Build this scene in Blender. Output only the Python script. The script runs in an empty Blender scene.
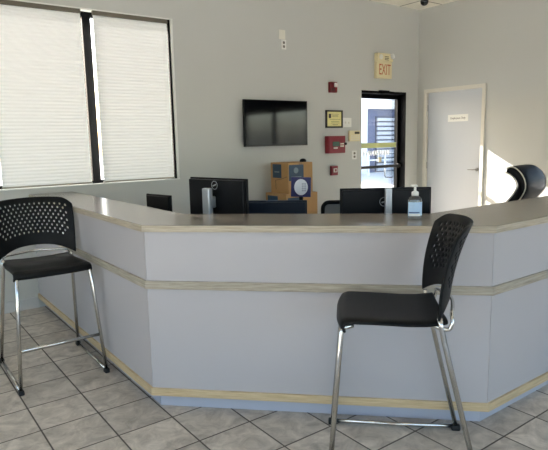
import bpy, bmesh, math, random
from mathutils import Vector, Matrix
random.seed(4)
S = bpy.context.scene
COL = S.collection
R = math.radians
RT2 = math.sqrt(2)

# ------------------------------------------------------------------ camera (solved from the room's own lines)
CAM = Vector((-6.610, -5.327, 1.504))
FPX = 545.249
_yaw, _pit, _rol = R(36.402), R(8.785), R(-1.247)
FW = Vector((math.sin(_yaw)*math.cos(_pit), math.cos(_yaw)*math.cos(_pit), -math.sin(_pit)))
_r = Vector((math.cos(_yaw), -math.sin(_yaw), 0)); _u = _r.cross(FW)
RI = math.cos(_rol)*_r + math.sin(_rol)*_u
UP = -math.sin(_rol)*_r + math.cos(_rol)*_u
cd = bpy.data.cameras.new('camera'); cam = bpy.data.objects.new('camera', cd); COL.objects.link(cam)
m3 = Matrix((RI, UP, -FW)).transposed()
cam.matrix_world = Matrix.Translation(CAM) @ m3.to_4x4()
cd.sensor_fit = 'HORIZONTAL'; cd.sensor_width = 36; cd.lens = 36*FPX/548
S.camera = cam

def at(x, y, d):
    """the point seen at pixel x, y at depth d (used to measure where things stand)"""
    return CAM + (FW + RI*((x-274)/FPX) - UP*((y-225)/FPX))*d
def hit(x, y, axis, val):
    d = FW + RI*((x-274)/FPX) - UP*((y-225)/FPX)
    return CAM + d*((val-CAM[axis])/d[axis])

# ------------------------------------------------------------------ materials
def srgb(r, g, b):
    f = lambda c: (c/12.92 if c <= .04045 else ((c+.055)/1.055)**2.4)
    return (f(r/255), f(g/255), f(b/255), 1)

def mat(name, col, rough=.5, metal=0, spec=.5, noise=0, nscale=20, bump=0, bscale=200, coat=0, emit=0):
    m = bpy.data.materials.new(name); m.use_nodes = True
    nt = m.node_tree; b = nt.nodes['Principled BSDF']
    b.inputs['Base Color'].default_value = col
    b.inputs['Roughness'].default_value = rough
    b.inputs['Metallic'].default_value = metal
    b.inputs['Specular IOR Level'].default_value = spec
    b.inputs['Coat Weight'].default_value = coat
    if emit:
        b.inputs['Emission Color'].default_value = col; b.inputs['Emission Strength'].default_value = emit
    tc = None
    if noise or bump:
        tc = nt.nodes.new('ShaderNodeTexCoord')
    if noise:
        n = nt.nodes.new('ShaderNodeTexNoise'); n.inputs['Scale'].default_value = nscale; n.inputs['Detail'].default_value = 6
        nt.links.new(tc.outputs['Object'], n.inputs['Vector'])
        mx = nt.nodes.new('ShaderNodeMix'); mx.data_type = 'RGBA'
        mx.inputs[6].default_value = tuple(c*(1-noise) for c in col[:3])+(1,)
        mx.inputs[7].default_value = tuple(min(1, c*(1+noise)) for c in col[:3])+(1,)
        nt.links.new(n.outputs['Fac'], mx.inputs[0]); nt.links.new(mx.outputs[2], b.inputs['Base Color'])
    if bump:
        n2 = nt.nodes.new('ShaderNodeTexNoise'); n2.inputs['Scale'].default_value = bscale; n2.inputs['Detail'].default_value = 3
        nt.links.new(tc.outputs['Object'], n2.inputs['Vector'])
        bp = nt.nodes.new('ShaderNodeBump'); bp.inputs['Strength'].default_value = bump; bp.inputs['Distance'].default_value = .002
        nt.links.new(n2.outputs['Fac'], bp.inputs['Height']); nt.links.new(bp.outputs['Normal'], b.inputs['Normal'])
    return m

def wood_mat(name, c1, c2, rough=.45):
    m = bpy.data.materials.new(name); m.use_nodes = True
    nt = m.node_tree; b = nt.nodes['Principled BSDF']; b.inputs['Roughness'].default_value = rough
    tc = nt.nodes.new('ShaderNodeTexCoord'); mp = nt.nodes.new('ShaderNodeMapping')
    mp.inputs['Scale'].default_value = (3, 3, 60)
    n = nt.nodes.new('ShaderNodeTexNoise'); n.inputs['Scale'].default_value = 2.2; n.inputs['Detail'].default_value = 7
    n.inputs['Roughness'].default_value = .65
    nt.links.new(tc.outputs['Object'], mp.inputs['Vector']); nt.links.new(mp.outputs['Vector'], n.inputs['Vector'])
    cr = nt.nodes.new('ShaderNodeValToRGB')
    cr.color_ramp.elements[0].position = .32; cr.color_ramp.elements[0].color = c1
    cr.color_ramp.elements[1].position = .68; cr.color_ramp.elements[1].color = c2
    nt.links.new(n.outputs['Fac'], cr.inputs['Fac']); nt.links.new(cr.outputs['Color'], b.inputs['Base Color'])
    return m

def tile_mat():
    m = bpy.data.materials.new('ceramic_floor_tiles'); m.use_nodes = True
    nt = m.node_tree; N = nt.nodes; L = nt.links; b = N['Principled BSDF']
    geo = N.new('ShaderNodeNewGeometry'); mp = N.new('ShaderNodeMapping')
    px, py = .3077, .3110
    mp.inputs['Scale'].default_value = (1/px, 1/py, 1)
    mp.inputs['Location'].default_value = (6.018/px, 1.455/py, 0)
    L.new(geo.outputs['Position'], mp.inputs['Vector'])
    sx = N.new('ShaderNodeSeparateXYZ'); L.new(mp.outputs['Vector'], sx.inputs[0])
    def math_(op, a, bb=None):
        n = N.new('ShaderNodeMath'); n.operation = op
        for i, v in enumerate((a, bb)):
            if v is None: continue
            if isinstance(v, (int, float)): n.inputs[i].default_value = v
            else: L.new(v, n.inputs[i])
        return n.outputs[0]
    def edge(v):
        f = math_('FRACT', v); return math_('MINIMUM', f, math_('SUBTRACT', 1.0, f))
    e = math_('MINIMUM', edge(sx.outputs[0]), edge(sx.outputs[1]))
    gr = N.new('ShaderNodeMapRange'); gr.interpolation_type = 'SMOOTHSTEP'
    gr.inputs[1].default_value = .008; gr.inputs[2].default_value = .019
    L.new(e, gr.inputs[0])
    fl = N.new('ShaderNodeVectorMath'); fl.operation = 'FLOOR'; L.new(mp.outputs['Vector'], fl.inputs[0])
    wn = N.new('ShaderNodeTexWhiteNoise'); wn.noise_dimensions = '2D'; L.new(fl.outputs[0], wn.inputs[0])
    ad = N.new('ShaderNodeVectorMath'); ad.operation = 'MULTIPLY_ADD'
    L.new(wn.outputs['Color'], ad.inputs[0]); ad.inputs[1].default_value = (30, 30, 30); L.new(geo.outputs['Position'], ad.inputs[2])
    n1 = N.new('ShaderNodeTexNoise'); n1.inputs['Scale'].default_value = 9; n1.inputs['Detail'].default_value = 9; n1.inputs['Roughness'].default_value = .68
    n1.inputs['Distortion'].default_value = .8
    L.new(ad.outputs[0], n1.inputs['Vector'])
    cr = N.new('ShaderNodeValToRGB')
    E = cr.color_ramp.elements
    E[0].position = .3; E[0].color = srgb(156, 147, 136); E[1].position = .7; E[1].color = srgb(222, 213, 200)
    L.new(n1.outputs['Fac'], cr.inputs['Fac'])
    hv = N.new('ShaderNodeMix'); hv.data_type = 'RGBA'; hv.blend_type = 'MULTIPLY'; hv.inputs[0].default_value = 1
    vr = N.new('ShaderNodeMapRange'); vr.inputs[3].default_value = .86; vr.inputs[4].default_value = 1.08
    L.new(wn.outputs['Value'], vr.inputs[0]); L.new(cr.outputs['Color'], hv.inputs[6]); L.new(vr.outputs[0], hv.inputs[7])
    mx = N.new('ShaderNodeMix'); mx.data_type = 'RGBA'; mx.inputs[6].default_value = srgb(88, 81, 75)
    L.new(gr.outputs[0], mx.inputs[0]); L.new(hv.outputs[2], mx.inputs[7]); L.new(mx.outputs[2], b.inputs['Base Color'])
    rr = N.new('ShaderNodeMapRange'); rr.inputs[3].default_value = .8; rr.inputs[4].default_value = .42
    L.new(gr.outputs[0], rr.inputs[0]); L.new(rr.outputs[0], b.inputs['Roughness'])
    bp = N.new('ShaderNodeBump'); bp.inputs['Strength'].default_value = .5; bp.inputs['Distance'].default_value = .003
    hh = math_('ADD', gr.outputs[0], math_('MULTIPLY', n1.outputs['Fac'], .25))
    L.new(hh, bp.inputs['Height']); L.new(bp.outputs['Normal'], b.inputs['Normal'])
    return m

def ceiling_mat():
    m = bpy.data.materials.new('acoustic_ceiling_tiles'); m.use_nodes = True
    nt = m.node_tree; N = nt.nodes; L = nt.links; b = N['Principled BSDF']; b.inputs['Roughness'].default_value = .9
    geo = N.new('ShaderNodeNewGeometry'); mp = N.new('ShaderNodeMapping')
    mp.inputs['Scale'].default_value = (1/.61, 1/.61, 1); mp.inputs['Location'].default_value = (.42/.61, .38/.61, 0)
    L.new(geo.outputs['Position'], mp.inputs['Vector'])
    sx = N.new('ShaderNodeSeparateXYZ'); L.new(mp.outputs['Vector'], sx.inputs[0])
    outs = []
    for i in (0, 1):
        f = N.new('ShaderNodeMath'); f.operation = 'FRACT'; L.new(sx.outputs[i], f.inputs[0])
        g = N.new('ShaderNodeMath'); g.operation = 'SUBTRACT'; g.inputs[0].default_value = 1; L.new(f.outputs[0], g.inputs[1])
        h = N.new('ShaderNodeMath'); h.operation = 'MINIMUM'; L.new(f.outputs[0], h.inputs[0]); L.new(g.outputs[0], h.inputs[1])
        outs.append(h.outputs[0])
    e = N.new('ShaderNodeMath'); e.operation = 'MINIMUM'; L.new(outs[0], e.inputs[0]); L.new(outs[1], e.inputs[1])
    gt = N.new('ShaderNodeMath'); gt.operation = 'GREATER_THAN'; gt.inputs[1].default_value = .02; L.new(e.outputs[0], gt.inputs[0])
    n = N.new('ShaderNodeTexNoise'); n.inputs['Scale'].default_value = 120; L.new(geo.outputs['Position'], n.inputs['Vector'])
    cr = N.new('ShaderNodeValToRGB'); E = cr.color_ramp.elements
    E[0].position = .3; E[0].color = srgb(244, 240, 226); E[1].position = .6; E[1].color = srgb(253, 250, 238)
    L.new(n.outputs['Fac'], cr.inputs['Fac'])
    mx = N.new('ShaderNodeMix'); mx.data_type = 'RGBA'; mx.inputs[6].default_value = srgb(165, 160, 148)
    L.new(gt.outputs[0], mx.inputs[0]); L.new(cr.outputs['Color'], mx.inputs[7]); L.new(mx.outputs[2], b.inputs['Base Color'])
    return m

def glass_mat(name='window_glass', tint=(1, 1, 1, 1), fac=.06):
    m = bpy.data.materials.new(name); m.use_nodes = True
    nt = m.node_tree; N = nt.nodes; L = nt.links; N.remove(N['Principled BSDF'])
    t = N.new('ShaderNodeBsdfTransparent'); t.inputs[0].default_value = tint
    g = N.new('ShaderNodeBsdfGlossy'); g.inputs['Roughness'].default_value = .02
    lw = N.new('ShaderNodeLayerWeight'); lw.inputs[0].default_value = .25
    mr = N.new('ShaderNodeMapRange'); mr.inputs[3].default_value = fac; mr.inputs[4].default_value = .6
    L.new(lw.outputs['Fresnel'], mr.inputs[0])
    mx = N.new('ShaderNodeMixShader'); L.new(mr.outputs[0], mx.inputs[0]); L.new(t.outputs[0], mx.inputs[1]); L.new(g.outputs[0], mx.inputs[2])
    L.new(mx.outputs[0], N['Material Output'].inputs[0])
    return m

def fabric_mat(name, col, trans):
    m = bpy.data.materials.new(name); m.use_nodes = True
    nt = m.node_tree; N = nt.nodes; L = nt.links; N.remove(N['Principled BSDF'])
    tc = N.new('ShaderNodeTexCoord'); mp = N.new('ShaderNodeMapping'); mp.inputs['Scale'].default_value = (5, 5, 130)
    L.new(tc.outputs['Object'], mp.inputs['Vector'])
    n = N.new('ShaderNodeTexNoise'); n.inputs['Scale'].default_value = 1.0; n.inputs['Detail'].default_value = 4
    L.new(mp.outputs['Vector'], n.inputs['Vector'])
    cr = N.new('ShaderNodeValToRGB'); E = cr.color_ramp.elements
    E[0].position = .25; E[0].color = tuple(c*.97 for c in col[:3])+(1,); E[1].position = .75; E[1].color = col
    L.new(n.outputs['Fac'], cr.inputs['Fac'])
    d = N.new('ShaderNodeBsdfDiffuse'); t = N.new('ShaderNodeBsdfTranslucent')
    L.new(cr.outputs['Color'], d.inputs[0]); L.new(cr.outputs['Color'], t.inputs[0])
    mx = N.new('ShaderNodeMixShader'); mx.inputs[0].default_value = trans
    L.new(d.outputs[0], mx.inputs[1]); L.new(t.outputs[0], mx.inputs[2]); L.new(mx.outputs[0], N['Material Output'].inputs[0])
    return m

M = {}
M['wall'] = mat('painted_wall', srgb(193, 194, 189), .7, noise=.015, nscale=3, bump=.15, bscale=350)
M['wall_out'] = mat('stucco_outside', srgb(190, 186, 176), .9)
M['floor'] = tile_mat()
M['ceil'] = ceiling_mat()
M['base'] = mat('baseboard_vinyl', srgb(196, 196, 194), .5)
M['blackal'] = mat('black_anodised_aluminium', srgb(7, 7, 8), .55, spec=.1)
M['glass'] = glass_mat()
M['shade'] = fabric_mat('cellular_shade_fabric', (.91, .92, .90, 1), .019)
M['rail'] = mat('shade_rail', srgb(104, 98, 84), .5)
M['railw'] = mat('shade_bottom_rail', srgb(150, 145, 132), .5)
M['white'] = mat('white_plastic', srgb(228, 228, 222), .4)
M['offwhite'] = mat('offwhite_plastic', srgb(226, 223, 210), .45)
M['cream'] = mat('cream_plastic', srgb(226, 214, 172), .45)
M['doorleaf'] = mat('grey_painted_door', srgb(192, 196, 200), .45)
M['doorframe'] = mat('pale_steel_door_frame', srgb(214, 210, 198), .45)
M['chrome'] = mat('chrome_tube', srgb(205, 203, 198), .13, 1)
M['silver'] = mat('silver_plastic', srgb(178, 184, 190), .32, .55)
M['blackp'] = mat('black_moulded_plastic', srgb(8, 9, 11), .45, spec=.2, bump=.12, bscale=900)
M['rubber'] = mat('black_rubber', srgb(10, 10, 11), .6)
M['leather'] = mat('black_leather', srgb(9, 10, 13), .5, spec=.22, bump=.2, bscale=260)
M['piping'] = mat('pale_piping', srgb(212, 206, 190), .5)
M['seatmesh'] = mat('grey_chair_mesh', srgb(120, 124, 126), .8)
M['monback'] = mat('monitor_back_plastic', srgb(9, 11, 16), .4, spec=.2)
M['monblue'] = mat('monitor_back_slate', srgb(24, 34, 50), .4, spec=.3)
M['screen'] = mat('dark_screen', srgb(6, 7, 9), .08, spec=.6)
M['tvscreen'] = mat('television_glass', srgb(3, 4, 8), .07, spec=.9)
M['panel'] = mat('grey_laminate_panel', srgb(180, 177, 179), .42, noise=.012, nscale=2)
M['kick'] = mat('toe_kick_laminate', srgb(176, 180, 192), .4, noise=.03, nscale=9)
M['top'] = mat('taupe_laminate_top', srgb(122, 113, 104), .24, spec=.5, noise=.05, nscale=60)
M['top'].node_tree.nodes['Principled BSDF'].inputs['IOR'].default_value = 2.0
M['edge'] = wood_mat('worn_maple_edge', srgb(152, 141, 122), srgb(196, 184, 162))
M['strip'] = wood_mat('weathered_maple_strip', srgb(140, 131, 117), srgb(186, 177, 159))
M['strip2'] = wood_mat('maple_strip', srgb(182, 158, 120), srgb(214, 192, 154))
M['desk'] = mat('desk_laminate', srgb(150, 140, 128), .4)
M['red'] = mat('red_enamel', srgb(128, 26, 40), .4)
M['redd'] = mat('dark_red_enamel', srgb(118, 20, 26), .4)
M['lens'] = mat('clear_strobe_lens', srgb(226, 216, 210), .2)
M['green'] = mat('green_display', srgb(70, 96, 84), .25)
M['frame_blk'] = mat('black_picture_frame', srgb(28, 24, 22), .4)
M['paper'] = mat('yellow_paper', srgb(226, 216, 150), .6, noise=.05, nscale=40)
M['socket'] = mat('socket_holes', srgb(112, 108, 98), .6)
M['ink'] = mat('print_ink', srgb(74, 70, 60), .6)
M['exitink'] = mat('exit_letter_red', srgb(190, 96, 62), .5)
M['card'] = mat('corrugated_cardboard', srgb(178, 138, 90), .8, noise=.06, nscale=30)
M['tape'] = mat('parcel_tape', srgb(150, 112, 64), .4)
M['label'] = mat('dark_blue_print', srgb(34, 62, 84), .5, noise=.25, nscale=25)
M['labelw'] = mat('pale_print', srgb(118, 134, 140), .6)
M['blue'] = mat('deep_blue_plastic', srgb(26, 28, 92), .35, noise=.2, nscale=30)
M['disc'] = mat('white_disc', srgb(222, 226, 236), .4)
M['discp'] = mat('faint_print', srgb(150, 156, 176), .5)
M['yellow'] = mat('yellow_green_film', srgb(212, 216, 150), .5)
M['steel'] = mat('brushed_steel', srgb(150, 150, 148), .3, 1)
M['handle'] = mat('dark_bronze_handle', srgb(72, 70, 68), .4, .7)
M['dark'] = mat('dark_recess', srgb(40, 40, 42), .6)
M['ground'] = mat('outdoor_concrete', srgb(220, 216, 208), .9, noise=.05, nscale=1.2)
M['bluewall'] = mat('blue_grey_siding', srgb(84, 94, 122), .8)
M['extwhite'] = mat('white_render_outside', srgb(236, 236, 232), .8)
M['slat'] = mat('white_metal_door_slats', srgb(188, 192, 198), .6)
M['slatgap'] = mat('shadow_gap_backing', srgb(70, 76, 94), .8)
M['domeg'] = mat('smoked_camera_dome', srgb(10, 11, 12), .1, spec=.8)
M['gel'] = mat('sanitizer_label_blue', srgb(168, 198, 226), .4, noise=.12, nscale=60)
M['navy'] = mat('navy_print', srgb(36, 60, 120), .4)
M['bottle'] = glass_mat('clear_bottle', (.86, .92, .96, 1), .12)

# ------------------------------------------------------------------ mesh builder
class MB:
    def __init__(self): self.bm = bmesh.new()
    def box(self, lo, hi, rot=None, about=None):
        lo, hi = Vector(lo), Vector(hi)
        vs = [self.bm.verts.new((x, y, z)) for x in (lo.x, hi.x) for y in (lo.y, hi.y) for z in (lo.z, hi.z)]
        for f in ((0, 1, 3, 2), (4, 6, 7, 5), (0, 4, 5, 1), (2, 3, 7, 6), (0, 2, 6, 4), (1, 5, 7, 3)):
            self.bm.faces.new([vs[i] for i in f])
        if rot is not None:
            c = Vector(about) if about else (lo+hi)/2
            for v in vs: v.co = c + rot @ (v.co-c)
        return self
    def prism(self, poly, z0, z1):
        a = [self.bm.verts.new((x, y, z0)) for x, y in poly]; b = [self.bm.verts.new((x, y, z1)) for x, y in poly]
        n = len(poly); self.bm.faces.new(a[::-1]); self.bm.faces.new(b)
        for i in range(n): self.bm.faces.new((a[i], a[(i+1) % n], b[(i+1) % n], b[i]))
        return self
    def tube(self, pts, r, seg=10, closed=False):
        pts = [Vector(p) for p in pts]; n = len(pts); rings = []; ref = None
        for i, p in enumerate(pts):
            if closed: t = pts[(i+1) % n]-pts[i-1]
            else: t = pts[min(i+1, n-1)]-pts[max(i-1, 0)]
            t.normalize()
            if ref is None:
                ref = t.orthogonal().normalized()
            else:
                ref = (ref - t*ref.dot(t)).normalized()
            b = t.cross(ref); rr = r[i] if isinstance(r, (list, tuple)) else r
            rings.append([self.bm.verts.new(p + (ref*math.cos(2*math.pi*k/seg)+b*math.sin(2*math.pi*k/seg))*rr) for k in range(seg)])
        rng = range(n if closed else n-1)
        for i in rng:
            A, B_ = rings[i], rings[(i+1) % n]
            for k in range(seg): self.bm.faces.new((A[k], A[(k+1) % seg], B_[(k+1) % seg], B_[k]))
        if not closed:
            self.bm.faces.new(rings[0][::-1]); self.bm.faces.new(rings[-1])
        return self
    def lathe(self, prof, seg=24, mtx=None):
        rings = []; mtx = mtx or Matrix.Identity(4)
        for r, z in prof:
            if r < 1e-6: rings.append([self.bm.verts.new(mtx @ Vector((0, 0, z)))])
            else: rings.append([self.bm.verts.new(mtx @ Vector((r*math.cos(2*math.pi*k/seg), r*math.sin(2*math.pi*k/seg), z))) for k in range(seg)])
        for A, B_ in zip(rings, rings[1:]):
            for k in range(seg):
                f = [A[k % len(A)], A[(k+1) % len(A)] if len(A) > 1 else None, B_[(k+1) % len(B_)] if len(B_) > 1 else None, B_[k % len(B_)]]
                f = [v for v in f if v is not None]
                if len(f) > 2: self.bm.faces.new(f)
        for rg, rev in ((rings[0], True), (rings[-1], False)):
            if len(rg) > 1: self.bm.faces.new(rg[::-1] if rev else rg)
        return self
    def grid(self, fn, nu, nv):
        V = [[self.bm.verts.new(fn(i/nu, j/nv)) for j in range(nv+1)] for i in range(nu+1)]
        for i in range(nu):
            for j in range(nv): self.bm.faces.new((V[i][j], V[i+1][j], V[i+1][j+1], V[i][j+1]))
        return self
    def build(self, name, m, parent=None, bevel=0, smooth=False, seg=2, solid=0, sub=0, offset=0):
        bmesh.ops.recalc_face_normals(self.bm, faces=self.bm.faces)
        me = bpy.data.meshes.new(name); self.bm.to_mesh(me); self.bm.free()
        me.materials.append(M[m] if isinstance(m, str) else m)
        o = bpy.data.objects.new(name, me); COL.objects.link(o)
        if parent: o.parent = parent
        if smooth:
            for p in me.polygons: p.use_smooth = True
        if solid:
            s = o.modifiers.new('solid', 'SOLIDIFY'); s.thickness = solid; s.offset = offset
        if bevel:
            b = o.modifiers.new('bevel', 'BEVEL'); b.width = bevel; b.segments = seg; b.limit_method = 'ANGLE'; b.angle_limit = R(40)
        if sub:
            s = o.modifiers.new('sub', 'SUBSURF'); s.levels = sub; s.render_levels = sub
        return o

def tag(o, label, cat, group=None, kind=None):
    o['label'] = label; o['category'] = cat
    if group: o['group'] = group
    if kind: o['kind'] = kind
    return o
def empty(name, loc, rz=0, kind=None):
    o = bpy.data.objects.new(name, None); COL.objects.link(o); o.location = loc; o.rotation_euler = (0, 0, rz); o.empty_display_size = .1
    if kind: o['kind'] = kind
    return o
def thing(name, label, cat, loc, rz=0, group=None):
    return tag(empty(name, loc, rz), label, cat, group)
def struct(name, mb, m, parent=None, **k):
    o = mb.build(name, m, parent, **k)
    if not parent: o['kind'] = 'structure'
    return o
def text_mesh(name, s, size, m, parent, loc, rot, sx=1, depth=.0006):
    c = bpy.data.curves.new(name, 'FONT'); c.body = s; c.size = size; c.align_x = 'CENTER'; c.align_y = 'CENTER'; c.extrude = depth
    t = bpy.data.objects.new(name, c); COL.objects.link(t)
    bpy.context.view_layer.update()
    me = bpy.data.meshes.new_from_object(t.evaluated_get(bpy.context.evaluated_depsgraph_get()))
    bpy.data.objects.remove(t)
    me.materials.clear(); me.materials.append(M[m])
    o = bpy.data.objects.new(name, me); COL.objects.link(o); o.parent = parent
    o.location = loc; o.rotation_euler = rot; o.scale = (sx, 1, 1)
    return o
def rrect(w, h, r, n=5):
    pts = []
    for cx, cy, a0 in ((w/2-r, h/2-r, 0), (-w/2+r, h/2-r, 90), (-w/2+r, -h/2+r, 180), (w/2-r, -h/2+r, 270)):
        for k in range(n+1):
            a = R(a0+90*k/n); pts.append((cx+r*math.cos(a), cy+r*math.sin(a)))
    return pts

# ------------------------------------------------------------------ the room
H = 3.315; XL = -10.0; YF = -9.0; TH = .2
WT, WB = 2.763, 1.121               # window head and sill on the window wall
WX0, WX1 = -6.66, -3.932
DX0, DX1, DZ = -1.173, -.268, 2.15  # glass exit door opening
struct('floor', MB().box((XL-TH, YF-TH, -.12), (TH, TH, 0)), 'floor')
struct('ceiling', MB().box((XL-TH, YF-TH, H), (TH+.25, TH+.25, H+.2)), 'ceil')

def holed_wall(name, axis, lo, hi, a0, a1, openings, m='wall'):
    """a wall slab spanning a0..a1 along its run, with rectangular openings (s0, s1, z0, z1)"""
    mb = MB()
    cuts = sorted({a0, a1, *[o[0] for o in openings], *[o[1] for o in openings]})
    def bx(s0, s1, z0, z1):
        if z1-z0 < 1e-4: return
        if axis == 'x': mb.box((s0, lo, z0), (s1, hi, z1))
        else: mb.box((lo, s0, z0), (hi, s1, z1))
    for s0, s1 in zip(cuts, cuts[1:]):
        mid = (s0+s1)/2; op = [o for o in openings if o[0] < mid < o[1]]
        z = 0
        for o in sorted(op, key=lambda q: q[2]):
            bx(s0, s1, z, o[2]); z = o[3]
        bx(s0, s1, z, H)
    bmesh.ops.remove_doubles(mb.bm, verts=mb.bm.verts, dist=1e-5)
    return struct(name, mb, m)

holed_wall('wall_back', 'x', 0, TH, XL, 0, [(WX0, WX1, WB, WT), (DX0, DX1, 0, DZ)])
D2A, D2B, D2T = -1.075, -.150, 2.150       # clear opening of the inner door in the right wall
RW = (-4.95, -2.30, .45, 2.62)             # windows further along the right wall
holed_wall('wall_right', 'y', 0, TH, YF, TH, [(D2A, D2B, 0, D2T), RW])
FWN = (-9.4, -.6, .12, 2.75)
holed_wall('wall_front', 'x', YF-TH, YF, XL, 0, [FWN])
LWN = (-8.3, -1.0, .12, 2.75)  # unseen left window, stretched along the wall to brighten the counter's left panel
holed_wall('wall_left', 'y', XL-TH, XL, YF-TH, TH, [LWN])
struct('baseboard_back', MB().box((XL, -.012, 0), (-5.452, 0, .105)).box((-5.0, -.012, 0), (DX0-.01, 0, .105)).box((DX1+.01, -.012, 0), (-.013, 0, .105)), 'base', bevel=.003)
struct('baseboard_right', MB().box((-.012, YF, 0), (0, -1.125, .105)), 'base', bevel=.003)

# windows of the shaded wall: black storefront frame deep in the opening, one mullion per bay
w1 = empty('window_1', (0, 0, 0), kind='structure')
f = MB()
fy0, fy1 = .125, .185
f.box((WX0, fy0, WT-.045), (WX1, fy1, WT)); f.box((WX0, fy0, WB), (WX1, fy1, WB+.03))
for x0_, x1_ in ((WX0, WX0+.045), (-5.735, -5.675), (-4.818, -4.738)): f.box((x0_, fy0, WB+.03), (x1_, fy1, WT-.045))
f.box((WX1-.043, .02, WB), (WX1, fy1, WT))
f.build('window_frame', 'blackal', w1)
MB().box((WX0, .152, WB+.02), (WX1, .158, WT-.03)).build('window_pane', 'glass', w1)
# thin pale bead around the opening; right strip painted white as the sunlit reveal
MB().box((WX0, -.003, WT-.008), (WX1+.006, .003, WT+.004)).box((WX0, -.003, WB-.004), (WX1+.006, .003, WB+.006)).box((WX1-.019, -.003, WB), (WX1+.003, .0195, WT)).build('bead_and_sunlit_edge', 'white', w1)

def storefront(name, axis, op, lo, mull, head=None):
    e = empty(name, (0, 0, 0), kind='structure'); f = MB()
    s0, s1, z0, z1 = op
    def bx(mb, a, b, c, d, t0, t1):
        mb.box(*(((a, lo+t0, c), (b, lo+t1, d)) if axis == 'x' else ((lo+t0, a, c), (lo+t1, b, d))))
    bx(f, s0, s1, z0, z0+.06, .06, .14); bx(f, s0, s1, z1-.06, z1, .06, .14)
    for x in [s0+.03]+mull+[s1-.03]: bx(f, x-.03, x+.03, z0+.06, z1-.06, .06, .14)
    if head: bx(f, s0, s1, head, z1-.05, .07, .13)
    f.build('window_frame', 'blackal', e)
    g = MB(); bx(g, s0, s1, z0+.02, (head or z1)-.02, .097, .103); g.build('window_pane', 'glass', e)
storefront('window_2', 'y', RW, 0, [-3.84, -2.75], head=2.05)
storefront('window_3', 'x', FWN, YF-TH, [-8.2, -7.0, -5.8, -4.6, -3.4, -2.0])
storefront('window_4', 'y', LWN, XL-TH, [-7.1, -5.9, -4.7, -3.5, -2.2])

# pleated cellular shades
def shade(x0, x1, label):
    t = thing('cellular_shade', label, 'window shade', ((x0+x1)/2, .022, WB), 0, 'pleated shades on the back windows')
    w = x1-x0; top = WT-WB-.004; bot = .008
    MB().box((-w/2, -.016, top-.042), (w/2, .016, top)).build('headrail', 'rail', t, bevel=.003)
    MB().box((-w/2, -.012, bot), (w/2, .012, bot+.016)).build('bottom_rail', 'railw', t, bevel=.003)
    z0, z1 = bot+.016, top-.042; n = 50
    mb = MB(); V = []
    for i in range(2*n+1):
        y = -.003 if i % 2 else .003; z = z0+(z1-z0)*i/(2*n)
        V.append((mb.bm.verts.new((-w/2+.003, y, z)), mb.bm.verts.new((w/2-.003, y, z))))
    for a, b in zip(V, V[1:]): mb.bm.faces.new((a[0], a[1], b[1], b[0]))
    mb.build('shade_fabric', 'shade', t)
shade(-6.62, -5.712, 'white pleated shade at the far left end of the windows, mostly out of view')
shade(-5.668, -4.862, 'wide white pleated shade lowered over the left window, behind the left stool')
shade(-4.750, -3.980, 'white pleated shade lowered over the window nearest the television')

# ------------------------------------------------------------------ glass exit door (back wall)
d1 = empty('door_1', (0, 0, 0), kind='structure')
fr = MB()
fr.box((DX0, .012, 0), (DX0+.012, .19, DZ)); fr.box((DX1-.012, -.004, 0), (DX1, .19, DZ)); fr.box((DX0, -.004, DZ-.03), (DX1, .19, DZ))
fr.box((DX0, .15, 0), (DX0+.05, .19, DZ)); fr.box((DX1-.022, .15, 0), (DX1, .19, DZ))
fr.build('door_frame', 'blackal', d1)
lf = MB(); LX0, LX1, LZ = DX0+.014, DX1-.014, DZ-.034
lf.box((LX0, .10, .01), (LX0+.045, .145, LZ)); lf.box((LX1-.046, .10, .01), (LX1, .145, LZ))
lf.box((LX0, .10, LZ-.058), (LX1, .145, LZ)); lf.box((LX0, .10, .01), (LX1, .145, .22))
lf.build('door_leaf', 'blackal', d1, bevel=.002)
MB().box((LX0+.04, .119, .2), (LX1-.04, .125, LZ-.05)).build('door_pane', 'glass', d1)
cl = MB().box((-.84, -.025, DZ-.03), (-.64, .06, DZ+.012)).box((-.70, -.045, DZ-.012), (-.50, -.033, DZ-.002), rot=Matrix.Rotation(R(12), 3, 'Z'))
cl.build('door_closer', 'blackal', d1, bevel=.006)
pb = MB().box((LX0+.02, .055, 1.085), (LX1-.01, .075, 1.125)).box((LX1-.05, .07, 1.08), (LX1-.02, .10, 1.13)).box((LX0+.02, .07, 1.08), (LX0+.05, .10, 1.13))
pb.build('push_bar', 'handle', d1, bevel=.004)
MB().tube([(-.36, .150, 1.09), (-.40, .19, 1.09), (-.485, .19, 1.07), (-.487, .19, .96), (-.47, .19, .935), (-.40, .19, .93), (-.36, .150, .93)], .009, 8).build('pull_handle', 'handle', d1, smooth=True)
MB().box((-1.09, .1175, 1.372), (-.335, .1185, 1.442)).build('door_decal', 'yellow', d1)
lt = MB(); x = -1.02
for w_ in (.05, .04, .055, .03, .05, .045, .05, .035, .05, .05, .04):
    lt.box((x, .1172, 1.265), (x+w_*.62, .1182, 1.335)); lt.box((x+.01, .1171, 1.29), (x+w_*.9, .1183, 1.30)); x += .052
lt.build('door_lettering', 'white', d1)
MB().box((-.70, .1172, 1.165), (-.64, .1183, 1.24)).build('door_sticker', 'cream', d1)

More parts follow.
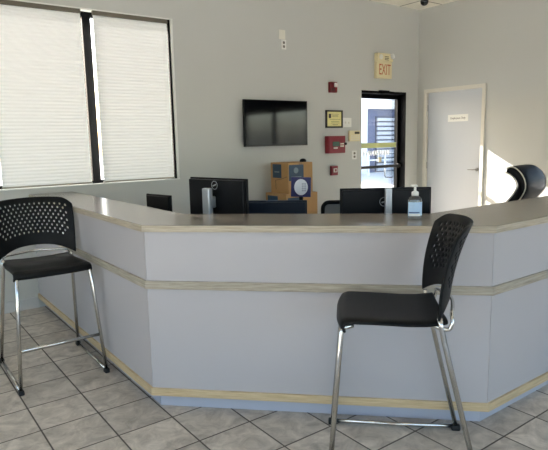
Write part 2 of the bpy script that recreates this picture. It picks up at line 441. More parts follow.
# ------------------------------------------------------------------ pale inner door (right wall)
d2 = empty('door_2', (0, 0, 0), kind='structure')
fr = MB()
for a, b in ((D2A-.034, D2A+.016), (D2B-.016, D2B+.034)): fr.box((-.016, a, 0), (.12, b, D2T-.0125))
fr.box((-.016, D2A-.034, D2T-.012), (.12, D2B+.034, D2T+.038))
fr.box((.07, D2A+.0165, 0), (.10, D2A+.03, D2T-.0125)); fr.box((.07, D2B-.03, 0), (.10, D2B-.0165, D2T-.0125))
fr.build('door_frame', 'doorframe', d2, bevel=.003)
MB().box((.026, D2A+.019, .008), (.068, D2B-.019, D2T-.016)).build('door_leaf', 'doorleaf', d2, bevel=.002)
hd = MB().lathe([(.026, 0), (.026, .008)], 20, Matrix.Translation((.026, D2A+.075, 1.06)) @ Matrix.Rotation(R(-90), 4, 'Y'))
hd.tube([(.022, D2A+.075, 1.06), (-.022, D2A+.075, 1.06), (-.028, D2A+.085, 1.06), (-.028, D2A+.185, 1.058)], .009, 10)
hd.build('door_handle', 'steel', d2, smooth=True)
hg = MB()
for z in (.25, 1.1, 1.92): hg.tube([(.02, D2B-.017, z-.045), (.02, D2B-.017, z+.045)], .006, 8)
hg.build('hinge', 'steel', d2)
t = thing('door_sign', 'small white sign with black lettering on the pale grey inner door', 'sign', (.0255, -.675, 1.761))
MB().box((-.003, -.162, -.048), (0, .162, .048)).build('sign_plate', 'white', t)
text_mesh('sign_lettering', 'Employees Only', .040, 'ink', t, (-.0034, 0, -.002), (R(90), 0, R(-90)), .92)

# ------------------------------------------------------------------ things on the back wall
def plate(name, label, cat, p0, p1, d, m, group=None):
    """a flat box on the window wall, p0 upper left, p1 lower right (x, z); returns its root at the wall"""
    return thing(name, label, cat, ((p0[0]+p1[0])/2, -.0015, (p0[1]+p1[1])/2), 0, group), abs(p1[0]-p0[0]), abs(p0[1]-p1[1])

# television, tilted a little on its bracket
TVX, TVZ, TVW, TVH = -2.657, 1.708, .93, .535
tv = thing('flat_screen_tv', 'black flat screen television mounted on the grey wall, screen off', 'television', (TVX, -.0015, TVZ))
rt = Matrix.Rotation(R(2.0), 3, 'X')
MB().box((-.16, -.035, -.12), (.16, 0, .12)).build('wall_mount', 'dark', tv)
MB().box((-TVW/2, -.075, -TVH/2), (TVW/2, -.04, TVH/2)).box((-.32, -.042, -.22), (.32, -.036, .15)).build('cabinet_shell', 'blackp', tv, bevel=.004)
MB().box((-TVW/2+.008, -.0762, -TVH/2+.016), (TVW/2-.008, -.0748, TVH/2-.008)).build('screen', 'tvscreen', tv)
MB().box((-TVW/2+.002, -.0768, -TVH/2+.001), (TVW/2-.002, -.0745, -TVH/2+.012)).build('bezel', 'handle', tv)

# exit sign with emergency lamps
ex = thing('exit_sign', 'cream exit sign with emergency lamps above the glass door', 'exit sign', (-.785, -.0015, 2.482))
W_, H_ = .30, .33
MB().box((-W_/2, -.055, -H_/2), (W_/2, 0, .055)).build('sign_housing', 'cream', ex, bevel=.006)
MB().box((-W_/2, -.075, .058), (W_/2, 0, H_/2)).build('lamp_housing', 'cream', ex, bevel=.008)
text_mesh('exit_lettering', 'EXIT', .205, 'exitink', ex, (.004, -.0556, -.055), (R(90), 0, 0), .56)
MB().lathe([(.034, 0), (.034, .008), (.022, .012), (.020, .006), (0, .006)], 20, Matrix.Translation((-.095, -.075, .112)) @ Matrix.Rotation(R(90), 4, 'X')).build('emergency_lamp', 'offwhite', ex, smooth=True)
MB().lathe([(.036, 0), (.036, .03), (.03, .04), (0, .042)], 20, Matrix.Translation((.115, -.07, .128)) @ Matrix.Rotation(R(75), 4, 'X') @ Matrix.Rotation(R(25), 4, 'Y')).build('emergency_lamp', 'white', ex, smooth=True)
g = MB()
for k in range(3): g.box((-.02, -.0765, .075+.02*k), (.06, -.0745, .084+.02*k))
g.build('test_panel', 'ink', ex)

# fire strobe
st = thing('fire_alarm_strobe', 'small red fire strobe high on the wall above the framed certificate', 'fire alarm', (-1.716, -.0015, 2.164))
MB().box((-.062, -.045, -.066), (.062, 0, .066)).build('housing', 'redd', st, bevel=.008)
MB().box((-.005, -.072, .0), (.056, -.045, .052)).build('strobe_lens', 'lens', st, bevel=.012)
sl = MB()
for k in range(4): sl.box((-.045, -.0462, -.05+.011*k), (.02, -.0448, -.045+.011*k))
sl.build('horn_grille', 'dark', st)

# framed certificate
ce = thing('picture_frame', 'black framed certificate on yellow paper hung above the red alarm panel', 'framed certificate', (-1.684, -.0015, 1.765))
w_, h_ = .292, .225
f = MB().box((-w_/2, -.022, -h_/2), (w_/2, 0, -h_/2+.02)).box((-w_/2, -.022, h_/2-.02), (w_/2, 0, h_/2)).box((-w_/2, -.022, -h_/2), (-w_/2+.02, 0, h_/2)).box((w_/2-.02, -.022, -h_/2), (w_/2, 0, h_/2))
f.build('frame', 'frame_blk', ce, bevel=.003)
MB().box((-w_/2+.012, -.012, -h_/2+.012), (w_/2-.012, -.006, h_/2-.012)).build('certificate_paper', 'paper', ce)
pr = MB().box((-.055, -.0128, .012), (-.095, -.0118, .066))
for z, a in ((.062, .07), (.045, .055), (.03, .06), (-.003, .1), (-.03, .075), (-.05, .08), (-.07, .05)): pr.box((.02-a, -.0128, z-.002), (.02+a*.9, -.0118, z+.002))
pr.build('certificate_print', 'ink', ce)

# red fire alarm control panel
fa = thing('alarm_control_panel', 'dark red fire alarm control cabinet below the framed certificate', 'fire alarm panel', (-1.690, -.0015, 1.437))
w_, h_ = .30, .222
MB().box((-w_/2, -.07, -h_/2), (w_/2, 0, h_/2)).build('cabinet', 'red', fa, bevel=.006)
MB().box((-w_/2+.014, -.078, -h_/2+.014), (w_/2-.014, -.069, h_/2-.014)).build('cabinet_door', 'red', fa, bevel=.004)
MB().box((-.085, -.081, -.022), (.035, -.0775, .038)).build('display', 'green', fa)
MB().box((-.07, -.0825, -.052), (.0, -.0775, -.034)).build('name_strip', 'offwhite', fa)
for k in range(3):
    for j in range(2): MB().box((.05+.022*k, -.0825, -.03+.03*j), (.066+.022*k, -.0775, -.012+.03*j)).build('button', 'offwhite', fa)
MB().box((-w_/2+.02, -.001, -h_/2+.02), (w_/2-.02, .001, h_/2-.02)).build('wall_mount_plate', 'dark', fa)
MB().box((-.05, -.001, -.05), (.05, .001, .05)).build('wall_mount_plate', 'dark', st)
MB().lathe([(.016, 0), (.016, .02), (0, .022)], 16, Matrix.Translation((.138, -.078, .008)) @ Matrix.Rotation(R(90), 4, 'X')).build('lock_knob', 'dark', fa, smooth=True)

# pull station
ps = thing('fire_pull_station', 'small red fire alarm pull box low on the wall under the red panel', 'fire alarm', (-1.700, -.0015, 1.100))
MB().box((-.056, -.04, -.062), (.056, 0, .062)).build('housing', 'red', ps, bevel=.006)
MB().box((-.03, -.052, -.022), (.034, -.04, .03)).build('pull_handle', 'lens', ps, bevel=.005)
MB().box((-.012, -.0545, -.012), (.016, -.0515, .02)).build('pull_grip', 'redd', ps)

# keypad, plates and outlets
kp = thing('alarm_keypad', 'cream wall keypad with a dark display between certificate and glass door', 'keypad', (-1.326, -.0015, 1.544))
MB().box((-.10, -.03, -.07), (.10, 0, .07)).build('housing', 'cream', kp, bevel=.006)
MB().box((-.005, -.0315, .026), (.085, -.0295, .056)).build('display', 'ink', kp)
for k in range(4):
    for j in range(3): MB().box((-.07+.04*k, -.0318, -.052+.023*j), (-.045+.04*k, -.0295, -.039+.023*j)).build('button', 'offwhite', kp)
MB().box((-.08, -.001, -.05), (.08, .001, .05)).build('wall_mount_plate', 'dark', kp)
def wall_plate(name, label, cat, x, z, w, h, kind, group=None):
    t = thing(name, label, cat, (x, -.0015, z), 0, group)
    MB().box((-w/2, -.008, -h/2), (w/2, 0, h/2)).build('face_plate', 'white' if kind != 'blank' else 'offwhite', t, bevel=.003)
    if kind == 'duplex':
        for dz in (-h*.2, h*.2): MB().prism(rrect(w*.42, h*.26, w*.12), -.001, .001).build('socket', 'socket', t).matrix_basis = Matrix.Translation((0, -.0085, dz)) @ Matrix.Rotation(R(90), 4, 'X')
    if kind == 'rocker':
        MB().box((-w*.2, -.0125, -h*.28), (w*.2, -.0075, h*.28)).build('rocker', 'offwhite', t, bevel=.002)
    if kind == 'twin':
        for dx in (-w*.2, w*.2): MB().box((dx-w*.06, -.016, -h*.14), (dx+w*.06, -.0075, h*.1)).build('toggle', 'offwhite', t, bevel=.002)
    if kind == 'hook':
        MB().tube([(-.02, -.0085, .02), (-.008, -.014, -.012), (0, -.015, -.02), (.008, -.014, -.012), (.02, -.0085, .02)], .0035, 8).build('clip', 'dark', t)
    return t
wall_plate('light_switch', 'white double switch plate beside the framed certificate', 'switch', -1.446, 1.722, .155, .12, 'twin')
wall_plate('wall_outlet', 'small white socket plate low beside the glass door under the cream keypad', 'outlet', -1.312, 1.290, .085, .115, 'duplex')
wall_plate('blank_wall_mount_plate', 'blank cream cover plate highest on the wall above the television', 'wall plate', -2.508, 2.742, .095, .108, 'blank')
wall_plate('wall_outlet', 'cream duplex socket plate touching the blank plate above the television', 'outlet', -2.485, 2.630, .072, .112, 'duplex')

# dome camera on the ceiling
dm = thing('ceiling_mount_camera', 'black dome security camera on the ceiling corner', 'security camera', (hit(424.5, -3.0, 2, H).x, hit(424.5, -3.0, 2, H).y, H-.001))
MB().lathe([(.07, 0), (.07, -.028), (.056, -.04), (0, -.04)], 28).build('mount_ring', 'white', dm, smooth=True)
MB().lathe([(.050, -.038), (.052, -.06), (.044, -.085), (.028, -.101), (.01, -.107), (0, -.108)], 28).build('dome', 'domeg', dm, smooth=True)

# ------------------------------------------------------------------ reception counter
XLP, YRP, C0, XE = -5.443, -3.836, -7.995, -1.5
def chain(oL, oF, oR, x_end=XE, y_end=-.004):
    x = XLP+oL; y = YRP+oR; c = C0+RT2*oF
    return [(x, y_end), (x, c-x), (c-y, y), (x_end, y)]
def ring(o, i): return chain(*o)+chain(*i)[::-1]
def seg_poly(k, o, i, g=.0012):
    a, b = chain(*o), chain(*i)
    p0, p1 = Vector(a[k]), Vector(a[k+1]); q0, q1 = Vector(b[k]), Vector(b[k+1])
    d = (p1-p0).normalized()*g
    return [tuple(v) for v in (p0+d, p1-d, q1-d, q0+d)]
U = lambda v: (v, v, v)
ctr = thing('reception_counter', 'long angled grey reception counter with taupe top and maple edging', 'counter', (0, 0, 0))
TOP = 1.067
IN = (.375, .452, .497)
MB().prism(ring(U(-.012), IN), TOP-.035, TOP).build('bar_top', 'top', ctr, bevel=.0015)
MB().prism(ring(U(-.016), U(-.0121)), TOP-.036, TOP-.0015).prism(ring(IN, tuple(v+.004 for v in IN)), TOP-.036, TOP-.0015).build('edge_band', 'edge', ctr)
for k in range(3):
    MB().prism(seg_poly(k, U(0), U(.03)), .758, TOP-.036).build('upper_panel', 'panel', ctr)
    MB().prism(seg_poly(k, U(0), U(.03)), .134, .712).build('lower_panel', 'panel', ctr)
    MB().prism(seg_poly(k, U(-.014), U(.03), 0), .712, .758).build('middle_strip', 'strip', ctr, bevel=.003)
    MB().prism(seg_poly(k, U(-.014), U(.03), 0), .090, .134).build('bottom_strip', 'strip2', ctr, bevel=.002)
    MB().prism(seg_poly(k, U(.053), U(.08), 0), 0.001, .090).build('toe_kick', 'kick', ctr)
MB().prism(ring(U(.032), (.85, 1.5, .5)), .71, .74).build('worktop', 'desk', ctr, bevel=.002)
for x, y in ((-4.63, -.08), (-4.64, -1.34), (-2.62, -3.38), (-1.54, -3.38)): MB().box((x-.03, y-.03, .001), (x+.03, y+.03, .71)).build('worktop_post', 'desk', ctr)

# ------------------------------------------------------------------ bar stools
def smooth_path(pts, n=6):
    """Catmull-Rom through the points"""
    P = [Vector(p) for p in pts]; out = []
    for i in range(len(P)-1):
        p0, p1, p2, p3 = P[max(i-1, 0)], P[i], P[i+1], P[min(i+2, len(P)-1)]
        for k in range(n):
            t = k/n
            out.append(.5*((2*p1)+(p2-p0)*t+(2*p0-5*p1+4*p2-p3)*t*t+(3*p1-p0-3*p2+p3)*t**3))
    out.append(P[-1]); return out

def make_stool(label):
    t = thing('bar_stool', label, 'bar stool', (0, 0, 0), 0, 'black bar stools at the counter')
    # moulded seat shell: shallow dish, waterfall front
    def seat(u, v):
        x = (u-.5)*2; hw = .242-.015*v*v
        prof = [(-.294, .698), (-.300, .720), (-.288, .742), (-.26, .752), (-.15, .751), (0, .744), (.08, .745), (.14, .752), (.165, .758)]
        s = v*(len(prof)-1); i = min(int(s), len(prof)-2); k = s-i
        y = prof[i][0]*(1-k)+prof[i+1][0]*k; z = prof[i][1]*(1-k)+prof[i+1][1]*k
        e = max(0, abs(x)-.86)/.14
        dish = -.010*(1-x*x)*min(1, v*2)
        y += .03*(abs(x)**4)*(1-v) if v < .4 else 0
        return Vector((x*hw, y, z+dish-.013*e*e))
    mb = MB().grid(seat, 20, 24)
    mb.build('seat', 'blackp', t, smooth=True, solid=.016, offset=-1, sub=1)
    # perforated backrest
    NC, NR = 15, 9
    def back(u, v):
        x = u*2-1
        hw = .252+.014*v
        # rounded top corners
        zb = .826-.074*abs(x)**2.6; zt = 1.150-.012*x*x-.045*max(0, (abs(x)-.72)/.28)**2.2
        z = zb+(zt-zb)*v
        h = (z-.76)/.39
        yc = .193+.008*h+.085*h*h
        y = yc-(.072+.018*h)*abs(x)**2.2
        return Vector((x*hw, y, z))
    mb = MB(); bm = mb.bm
    NU, NV = 2*NC+4, 13
    us = [0, .018, .045]+[.045+(.91)*k/(2*NC-2+1e-9) for k in range(1, 2*NC-1)]+[.982, 1.0]
    us = [0, .02, .05]+[.05+.90*k/(2*NC) for k in range(1, 2*NC)]+[.95, .98, 1.0]
    vs = [0, .03, .10, .17, .24]+[.24+.66*k/NR for k in range(1, NR+1)]+[.955, .985, 1.0]
    G = [[bm.verts.new(back(u, v)) for v in vs] for u in us]
    r0 = 4
    for j in range(len(vs)-1):
        i = 0
        holerow = r0 <= j < r0+NR
        start = 2+((j-r0) % 2)
        while i < len(us)-1:
            u0 = us[i]
            inside = holerow and i >= start and (i-start) % 2 == 0 and i+2 <= len(us)-3
            # fewer holes towards the lower corners, as the solid band rises there
            if inside:
                uc = us[i+1]; row = j-r0
                inside = abs(uc*2-1) < .87-.03*max(0, 2-row)
            if inside:
                O = [G[i][j], G[i+1][j], G[i+2][j], G[i+2][j+1], G[i+1][j+1], G[i][j+1]]
                ua, ub, um = us[i], us[i+2], us[i+1]; va, vb = vs[j], vs[j+1]
                hu, hv = (ub-ua)*.155, (vb-va)
                I = [bm.verts.new(back(a, b)) for a, b in ((um-hu, va+.30*hv), (um, va+.18*hv), (um+hu, va+.30*hv), (um+hu, va+.70*hv), (um, va+.82*hv), (um-hu, va+.70*hv))]
                for k in range(6): bm.faces.new((O[k], O[(k+1) % 6], I[(k+1) % 6], I[k]))
                i += 2
            else:
                bm.faces.new((G[i][j], G[i+1][j], G[i+1][j+1], G[i][j+1])); i += 1
    mb.build('backrest', 'blackp', t, smooth=True, solid=.012, offset=0, sub=1)
    # legs: chrome tubes, each with its rubber foot
    for s in (-1, 1):
        l = MB().tube([(s*.205, -.225, .716), (s*.216, -.262, .710), (s*.222, -.276, .69), (s*.265, -.330, .022)], .0115, 12).build('leg', 'chrome', t, smooth=True)
        MB().box((s*.265-.016, -.352, .0), (s*.265+.016, -.307, .03)).build('rubber_foot', 'rubber', l, bevel=.006)
        l = MB().tube([(s*.222, .130, .760), (s*.222, .138, .72), (s*.225, .150, .66), (s*.265, .305, .022)], .0115, 12).build('leg', 'chrome', t, smooth=True)
        MB().box((s*.265-.016, .282, .0), (s*.265+.016, .327, .03)).build('rubber_foot', 'rubber', l, bevel=.006)
        MB().tube([(s*.265, -.330, .022), (s*.265, 0, .017), (s*.265, .305, .022)], .0105, 12).build('floor_rail', 'chrome', t, smooth=True)
        MB().tube([(s*.150, -.225, .714), (s*.150, .0, .708), (s*.150, .10, .714), (s*.222, .142, .716)], .0115, 12).build('seat_rail', 'chrome', t, smooth=True)
    a = .21/.702
    MB().tube([(-.249, -.308, .265), (.249, -.308, .265)], .0105, 12).build('footrest', 'chrome', t, smooth=True)
    MB().tube(smooth_path([(-.222, .138, .715), (-.224, .17, .715), (-.222, .182, .745), (-.20, .182, .772), (-.12, .2, .778), (0, .215, .784), (.12, .2, .778), (.20, .182, .772), (.222, .182, .745), (.224, .17, .715), (.222, .138, .715)]), .0085, 10).build('back_tube', 'chrome', t, smooth=True)
    return t
def copy_tree(o, parent=None):
    c = o.copy(); COL.objects.link(c)
    if parent: c.parent = parent
    for ch in list(o.children): copy_tree(ch, c)
    return c
s1 = make_stool('black perforated bar stool beside the left side of the counter, facing the camera')
s1.location = (-5.738, -1.540, 0); s1.rotation_euler.z = R(-.6)
s2 = copy_tree(s1); s2['label'] = 'black bar stool standing sideways in front of the counter, under the sanitizer bottle'
s2.location = (-4.710, -3.729, 0); s2.rotation_euler.z = R(-134.3)

# ------------------------------------------------------------------ monitors on the worktop
def monitor(name, label, A, B, ztop, h, m='monback', stand='silver', logo=False, st_top=None, th=.045, cw=.034, group=None):
    """A, B: the two upper corners seen from the public side (A on the left); its back faces the public side"""
    A, B = Vector((A[0], A[1])), Vector((B[0], B[1])); w = (B-A).length; c = (A+B)/2
    ang = math.atan2((B-A).y, (B-A).x)                      # local +x = A to B, local -y = towards the public side
    t = thing(name, label, 'monitor', (c.x, c.y, .7412), ang, group or 'monitors on the desk behind the counter')
    zt = ztop-.7412; zb = zt-h
    mb = MB().box((-w/2, 0, zb), (w/2, .018, zt)); mb.build('shell', m, t, bevel=.004)
    MB().box((-w/2+.012, -th+.02, zb+.012), (w/2-.012, .002, zt-.012)).build('back_cover', m, t, bevel=.005)
    MB().box((-w/2+.008, .0175, zb+.014), (w/2-.008, .0192, zt-.008)).build('screen', 'screen', t)
    top = st_top-.7412 if st_top else zb+h*.6
    MB().box((-cw, -.115, .012), (cw, -.075, top)).box((-cw*.5, -.08, top-.14), (cw*.3, -.025, top-.06)).build('stand_column', stand if stand != 'slate' else 'monback', t, bevel=.008)
    MB().prism(rrect(.24, .17, .03), 0, .012).build('stand_base', stand if stand != 'slate' else 'monback', t, bevel=.003).location = (0, -.06, 0)
    if logo:
        L = MB().tube([(.028*math.cos(a), -th+.0185, .028*math.sin(a)) for a in [2*math.pi*k/28 for k in range(28)]], .0022, 6, closed=True)
        L.box((-.017, -th+.016, -.004), (.017, -th+.0198, .004), rot=Matrix.Rotation(R(-20), 3, 'Y'))
        o = L.build('round_logo', 'silver', t); o.location = logo
    return t
Z = 1.26; a, b_ = hit(190, 176.8, 2, Z), hit(246.5, 179, 2, Z)
monitor('computer_monitor', 'black monitor with silver stand seen from behind beside the left counter wing', a, b_, Z, .33, logo=(.0, 0, .470), st_top=1.197)
Z = 1.12; a, b_ = hit(146, 193.5, 2, Z), hit(170, 195.5, 2, Z)
monitor('computer_monitor', 'smallest black screen, alone at the window end of the counter', a, b_, Z, .21, m='blackp', stand='slate', th=.03)
Z = 1.07; a, b_ = hit(243, 200.6, 2, Z), hit(307, 200.2, 2, Z)
monitor('computer_monitor', 'low dark slate monitor in front of the cardboard boxes', a, b_, Z, .27, m='monblue', stand='slate', th=.03)
Z = 1.19; a, b_ = hit(340, 188.6, 2, Z), hit(431.5, 186.8, 2, Z)
monitor('computer_monitor', 'widest black monitor with silver stand, behind the sanitizer bottle', a, b_, Z, .345, logo=(-.012, 0, .36), st_top=1.200, th=.035, cw=.021)

# round white badge on a blue square, on a short black stand
p = at(301, 187, 4.33)
t = thing('desk_sign', 'blue square desk sign with white round face in front of boxes', 'sign', (p.x, p.y, .7412), math.atan2(-RI.y, -RI.x)+R(180-6))
zc = p.z-.7412
MB().box((-.079, -.012, zc-.078), (.079, .012, zc+.078), rot=Matrix.Rotation(R(2), 3, 'Y')).build('sign_panel', 'blue', t, bevel=.004)
dd = MB().lathe([(.058, 0), (.058, .004), (0, .006)], 32, Matrix.Translation((.001, -.012, zc)) @ Matrix.Diagonal((.93, 1, 1.1, 1)) @ Matrix.Rotation(R(90), 4, 'X')).build('round_face', 'disc', t)
fp = MB()
for k in range(4): fp.box((.006, -.0186, zc-.03+.018*k), (.042, -.0176, zc-.026+.018*k)); 
for k in range(3): fp.box((.012+.012*k, -.0186, zc-.036), (.0145+.012*k, -.0176, zc+.034))
fp.build('printed_lines', 'discp', t)
MB().box((-.015, -.008, .006), (.015, .008, zc-.06)).prism(rrect(.14, .11, .02), 0, .008).build('stand', 'blackp', t, bevel=.002)

# ------------------------------------------------------------------ hand sanitizer on the counter
p = hit(417.6, 219.0, 2, TOP)
sb = thing('sanitizer_bottle', 'clear pump bottle of hand sanitizer with blue label on the counter', 'bottle', (p.x, p.y+.02, TOP+.001), R(-38))
pf = [(.0, 0), (.033, 0), (.037, .004), (.038, .012), (.038, .098), (.034, .112), (.024, .121), (.017, .125), (.017, .130), (0, .130)]
MB().lathe(pf, 28, Matrix.Diagonal((1.0, .7, 1, 1))).build('bottle_body', 'bottle', sb, smooth=True)
def wrap(r, z0, z1, a0, a1, sy=.7):
    def fn(u, v):
        a = R(a0+(a1-a0)*u); return Vector((r*math.cos(a), r*sy*math.sin(a), z0+(z1-z0)*v))
    return fn
MB().grid(wrap(.0384, .018, .092, 195, 345), 16, 2).build('label', 'gel', sb, smooth=True)
MB().grid(wrap(.0387, .032, .038, 205, 300), 12, 1).build('label_print', 'navy', sb, smooth=True)
MB().grid(wrap(.0387, .016, .029, 205, 310), 12, 1).build('label_strip', 'white', sb, smooth=True)
MB().lathe([(.0, .126), (.019, .126), (.019, .144), (.012, .150), (.007, .152), (.0065, .176), (.0, .176)], 20).build('pump_collar', 'white', sb, smooth=True)
MB().lathe([(0, .172), (.013, .173), (.014, .181), (.009, .185), (0, .186)], 18).tube([(0, 0, .180), (-.024, -.004, .181), (-.034, -.006, .176)], [.006, .0045, .004], 8).build('pump_head', 'white', sb, smooth=True)

# ------------------------------------------------------------------ cardboard boxes behind the desk
def carton(label, x0, x1, y0, y1, z0, z1, logos, rz=0):
    t = thing('cardboard_box', label, 'cardboard box', ((x0+x1)/2, (y0+y1)/2, z0), R(rz), 'brown shipping boxes stacked by the wall')
    w, d, h = x1-x0, y1-y0, z1-z0
    MB().box((-w/2, -d/2, .001), (w/2, d/2, h-.001)).build('carton', 'card', t, bevel=.004)
    tp = MB().box((-.025, -d/2-.0012, h-.07), (.025, -d/2, h)).box((-.025, -d/2, h-.001), (.025, d/2, h+.0002))
    tp.build('tape', 'tape', t)
    for face, a0, a1, b0, b1 in logos:      # fractions of the face
        if face == 'front':
            l = MB().box((-w/2+w*a0, -d/2-.0016, h*b0), (-w/2+w*a1, -d/2-.0001, h*b1)).build('printed_label', 'label', t)
            cx = -w/2+w*(a0+a1)/2; cz = h*(b0+b1)/2; s = w*(a1-a0)
            MB().lathe([(0, 0), (s*.16, 0), (s*.16, .0006), (0, .0006)], 16, Matrix.Translation((cx-s*.02, -d/2-.0016, cz+s*.12)) @ Matrix.Rotation(R(90), 4, 'X')).box((cx-s*.34, -d/2-.0022, cz-s*.28), (cx+s*.34, -d/2-.0016, cz-s*.2)).build('label_mark', 'labelw', l)
        else:
            l = MB().box((-w/2-.0016, d/2-d*a1, h*b0), (-w/2-.0001, d/2-d*a0, h*b1)).build('printed_label', 'label', t)
            cy = d/2-d*(a0+a1)/2; cz = h*(b0+b1)/2; s = d*(a1-a0)
            MB().box((-w/2-.0022, cy-s*.28, cz-s*.1), (-w/2-.0016, cy+s*.28, cz-s*.02), ).build('label_mark', 'labelw', l)
    ar = MB().tube([(-w/2-.0012, d*.20, h*.12), (-w/2-.0012, d*.22, h*.42), (-w/2-.0012, -d*.1, h*.47), (-w/2-.0012, -d*.42, h*.55)], .003, 5)
    ar.build('printed_line', 'ink', t)
    return t
# corners measured at the front plane y = -.50
bx = hit(288, 163, 1, -.50)
carton('upper brown box with dark blue printed labels, topmost of the stack by the wall', bx.x, hit(312.5, 163, 1, -.50).x, -.50, -.17, .905, bx.z, [('front', .03, .62, .42, .93), ('side', .12, .62, .5, .95)])
b2 = hit(286, 190.5, 1, -.51)
carton('wider brown box directly under the topmost box, half hidden by the low monitor', b2.x, hit(317.5, 190.5, 1, -.51).x, -.51, -.12, .615, .9045, [('front', .05, .5, .25, .85), ('side', .1, .6, .3, .9)])
carton('bottom brown box of the stack, only its upper edge in view', b2.x+.01, hit(317.5, 190.5, 1, -.51).x+.01, -.50, -.11, .001, .6145, [('front', .1, .5, .5, .8)])
p = hit(303, 162.5, 1, -.42)
db = tag(MB().lathe([(0, 0), (.036, 0), (.04, .006), (.038, .02), (.026, .033), (.01, .038), (0, .038)], 24).build('round_gadget', 'blackp', smooth=True), 'small black dome-shaped object lying on the topmost cardboard box', 'gadget')
db.location = (p.x, -.42, bx.z+.0015)

# ------------------------------------------------------------------ chairs behind the counter
def star_base(t, m, col='chrome', seat_z=.44):
    for k in range(5):
        a = 2*math.pi*k/5+.3; c, s = math.cos(a), math.sin(a)
        l = MB().tube([(.03*c, .03*s, .11), (.16*c, .16*s, .095), (.29*c, .29*s, .075)], [.022, .019, .014], 8).build('base_arm', m, t, smooth=True)
        MB().lathe([(0, -.012), (.028, -.012), (.028, .012), (0, .012)], 16, Matrix.Translation((.29*c, .29*s, .03)) @ Matrix.Rotation(a+R(90), 4, 'Z') @ Matrix.Rotation(R(90), 4, 'Y')).tube([(.29*c, .29*s, .03), (.29*c, .29*s, .075)], .008, 6).build('caster', 'rubber', l)
    MB().lathe([(.0, .08), (.035, .08), (.035, .14), (.024, .16), (.024, seat_z-.06), (.06, seat_z-.05), (.06, seat_z-.03), (0, seat_z-.03)], 18).build('gas_column', col, t, smooth=True)

# high-back leather chair, facing away to the left
p = at(525.5, 200, 4.75)
ec = thing('executive_chair', 'black leather high-back office chair with pale piping by the sunlit wall', 'office chair', (p.x, p.y, 0), 0)
# local front is -y
ec.rotation_euler.z = R(184)
PROF = [(-.02, .50), (-.02, .56), (-.055, .66), (-.098, .76), (-.112, .84), (-.092, .93), (-.034, 1.015), (.006, 1.08), (-.012, 1.135), (-.060, 1.172), (-.100, 1.188)]
sp = smooth_path([(0, a, b) for a, b in PROF], 4)
def hwid(z): return .208-.036*math.exp(-((z-1.0)/.07)**2) - (.03*max(0, (z-1.11)/.1)**2 if z > 1.11 else 0)
n = len(sp)-1
def thick(i): return .085*(1-.55*max(0, (i/n-.86)/.14)**2)
mb = MB(); rings = []
for i, q in enumerate(sp):
    tg = (sp[min(i+1, n)]-sp[max(i-1, 0)]).normalized(); nb = Vector((0, tg.z, -tg.y))
    hw = hwid(q.z); th = thick(i); ring_ = []
    for sx, f in ((-1, .12), (-1, .88), (-.82, 1.06), (0, 1.12), (.82, 1.06), (1, .88), (1, .12), (.82, -.02), (0, .03), (-.82, -.02)):
        ring_.append(mb.bm.verts.new(q+Vector((sx*hw, 0, 0))+nb*(th*f)))
    rings.append(ring_)
for a, b in zip(rings, rings[1:]):
    for k in range(10): mb.bm.faces.new((a[k], a[(k+1) % 10], b[(k+1) % 10], b[k]))
mb.bm.faces.new(rings[0][::-1]); mb.bm.faces.new(rings[-1])
br = mb.build('backrest', 'leather', ec, smooth=True, sub=1)
for s in (-1, 1):
    for f in (.08, .93):
        pts = []
        for i, q in enumerate(sp):
            tg = (sp[min(i+1, n)]-sp[max(i-1, 0)]).normalized(); nb = Vector((0, tg.z, -tg.y))
            pts.append(q+Vector((s*(hwid(q.z)-.004), 0, 0))+nb*(thick(i)*f))
        MB().tube(pts, .0055, 6).build('piping', 'piping', br, smooth=True)
def cush(u, v):
    x, y = u*2-1, v*2-1
    return Vector((x*.255, -.23+y*.25, .505-.03*(abs(x)**6+abs(y)**6)))
MB().grid(cush, 12, 12).build('seat', 'leather', ec, smooth=True, solid=.08, offset=-1, sub=1)
for s in (-1, 1):
    am = MB().tube(smooth_path([(s*.27, .03, .50), (s*.285, .05, .62), (s*.285, -.02, .70), (s*.285, -.26, .70), (s*.27, -.33, .62), (s*.265, -.28, .47)]), .018, 10).build('armrest', 'blackp', ec, smooth=True)
    MB().box((s*.285-.032, -.25, .70), (s*.285+.032, .01, .735)).build('arm_pad', 'leather', am, bevel=.014)
star_base(ec, 'blackp')

# mesh task chair behind the widest monitor
p = at(348, 212, 4.95)
mc = thing('task_chair', 'black framed mesh office chair peeking out behind the widest monitor', 'office chair', (p.x, p.y, 0), R(-38))
zt = at(330, 203.3, 4.95).z
fr_ = [(x, .0+.02*math.cos(x*4), z) for x, z in [(a, (zt-.24)+b) for a, b in rrect(.43, .48-.028, .06, 6)]]
MB().tube([(x, y+.2, z) for x, y, z in fr_], .019, 8, closed=True).build('back_frame', 'blackp', mc, smooth=True)
MB().grid(lambda u, v: Vector(((u-.5)*.41, .22, zt-.46+.43*v)), 8, 8).build('back_mesh', 'seatmesh', mc, solid=.003)
MB().tube([(0, .22, zt-.40), (0, .25, .5), (0, .12, .40), (0, 0, .40)], .018, 8).build('back_strut', 'blackp', mc, smooth=True)
MB().prism(rrect(.48, .46, .09), .41, .47).build('seat', 'seatmesh', mc, bevel=.02).location = (0, -.02, 0)
star_base(mc, 'blackp', 'blackp')

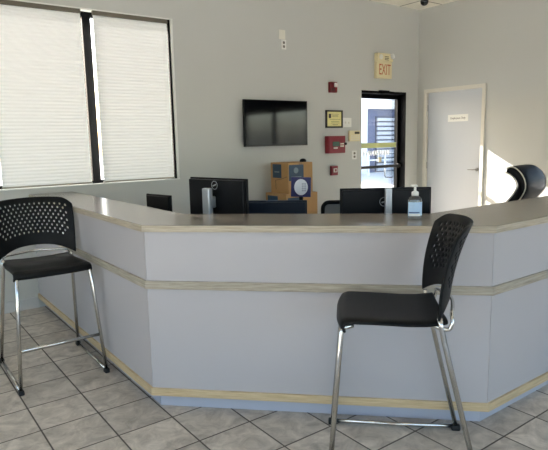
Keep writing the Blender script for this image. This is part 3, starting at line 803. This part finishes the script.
# ------------------------------------------------------------------ outside
gr = MB().box((-60, -60, -.20), (60, 60, -.121)).box((-60, TH, -.121), (60, 60, -.02)).box((-60, -60, -.121), (60, YF-TH, -.02))
gr.box((-60, YF-TH, -.121), (XL-TH, TH, -.02)).box((TH, YF-TH, -.121), (60, TH, -.02))
struct('ground', gr, 'ground')
eb = thing('exterior_building', 'blue grey building with white slatted door seen through the glass exit', 'building', (11.75, 12.0, -.019))
MB().box((-.55, .05, 0), (10, 5, 2.83)).build('wall', 'bluewall', eb)
MB().box((-6.0, -.25, 2.83), (10, 5, 3.35)).build('roof_fascia', 'extwhite', eb)
MB().box((-6, .3, 0), (-.55, 5, 2.83)).build('side_wall', 'extwhite', eb)
MB().box((-.95, -.2, 0), (-.5, .1, 2.83)).build('column', 'extwhite', eb)
rd = MB()
for k in range(12): rd.box((.30, -.06, .05+.205*k), (6, .04, .05+.205*k+.135))
rd = rd.build('roller_door', 'slat', eb)
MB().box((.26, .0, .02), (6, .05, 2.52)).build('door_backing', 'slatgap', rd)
rl = MB()
for z in (.35, .62, .9): rl.box((-3.5, -1.5, z), (8, -1.44, z+.045))
for x in range(-3, 9, 1): rl.box((x-.03, -1.5, 0), (x+.03, -1.44, .92))
t = tag(rl.build('metal_railing', 'extwhite'), 'pale railing before the blue grey building outside the glass door', 'railing')
t.location = (12, 12, -.019)

# ------------------------------------------------------------------ light
sd = bpy.data.lights.new('sun', 'SUN'); so = bpy.data.objects.new('sun', sd); COL.objects.link(so)
tr = Vector((.315, -1.17, -.655))
so.rotation_euler = tr.to_track_quat('-Z', 'Y').to_euler(); so.location = (-6, 14, 12)
sd.energy = 20.0; sd.angle = R(.55); sd.color = (1, .97, .915)
w = bpy.data.worlds.new('sky'); S.world = w; w.use_nodes = True
nt = w.node_tree; bg = nt.nodes['Background']
sk = nt.nodes.new('ShaderNodeTexSky'); sk.sky_type = 'NISHITA'; sk.sun_disc = False
sk.sun_elevation = R(28.4); sk.sun_rotation = R(-15); sk.air_density = 1; sk.dust_density = 2.5; sk.ozone_density = 1.2
nt.links.new(sk.outputs['Color'], bg.inputs['Color']); bg.inputs['Strength'].default_value = .55
# daylight portals in the big window openings
def portal(loc, rot, sx, sy):
    l = bpy.data.lights.new('portal', 'AREA'); l.shape = 'RECTANGLE'; l.size = sx; l.size_y = sy
    l.cycles.is_portal = True
    o = bpy.data.objects.new('portal', l); COL.objects.link(o); o.location = loc; o.rotation_euler = rot
portal((-5, YF-.22, 1.44), (R(90), 0, 0), 8.8, 2.63)
portal((XL-.22, -4.65, 1.44), (R(90), 0, R(-90)), 7.3, 2.63)
portal((.22, -3.62, 1.25), (R(90), 0, R(90)), 2.65, 1.6)

vs = S.view_settings; S.display_settings.display_device = 'sRGB'
vs.view_transform = 'Standard'; vs.look = 'None'; vs.gamma = 1; vs.use_curve_mapping = False; vs.exposure = .72
S.cycles.use_denoising = True
S.cycles.max_bounces = 14; S.cycles.diffuse_bounces = 8; S.cycles.glossy_bounces = 5; S.cycles.transparent_max_bounces = 16; S.cycles.transmission_bounces = 8
S.cycles.sample_clamp_indirect = 8
S.cycles.caustics_reflective = False; S.cycles.caustics_refractive = False
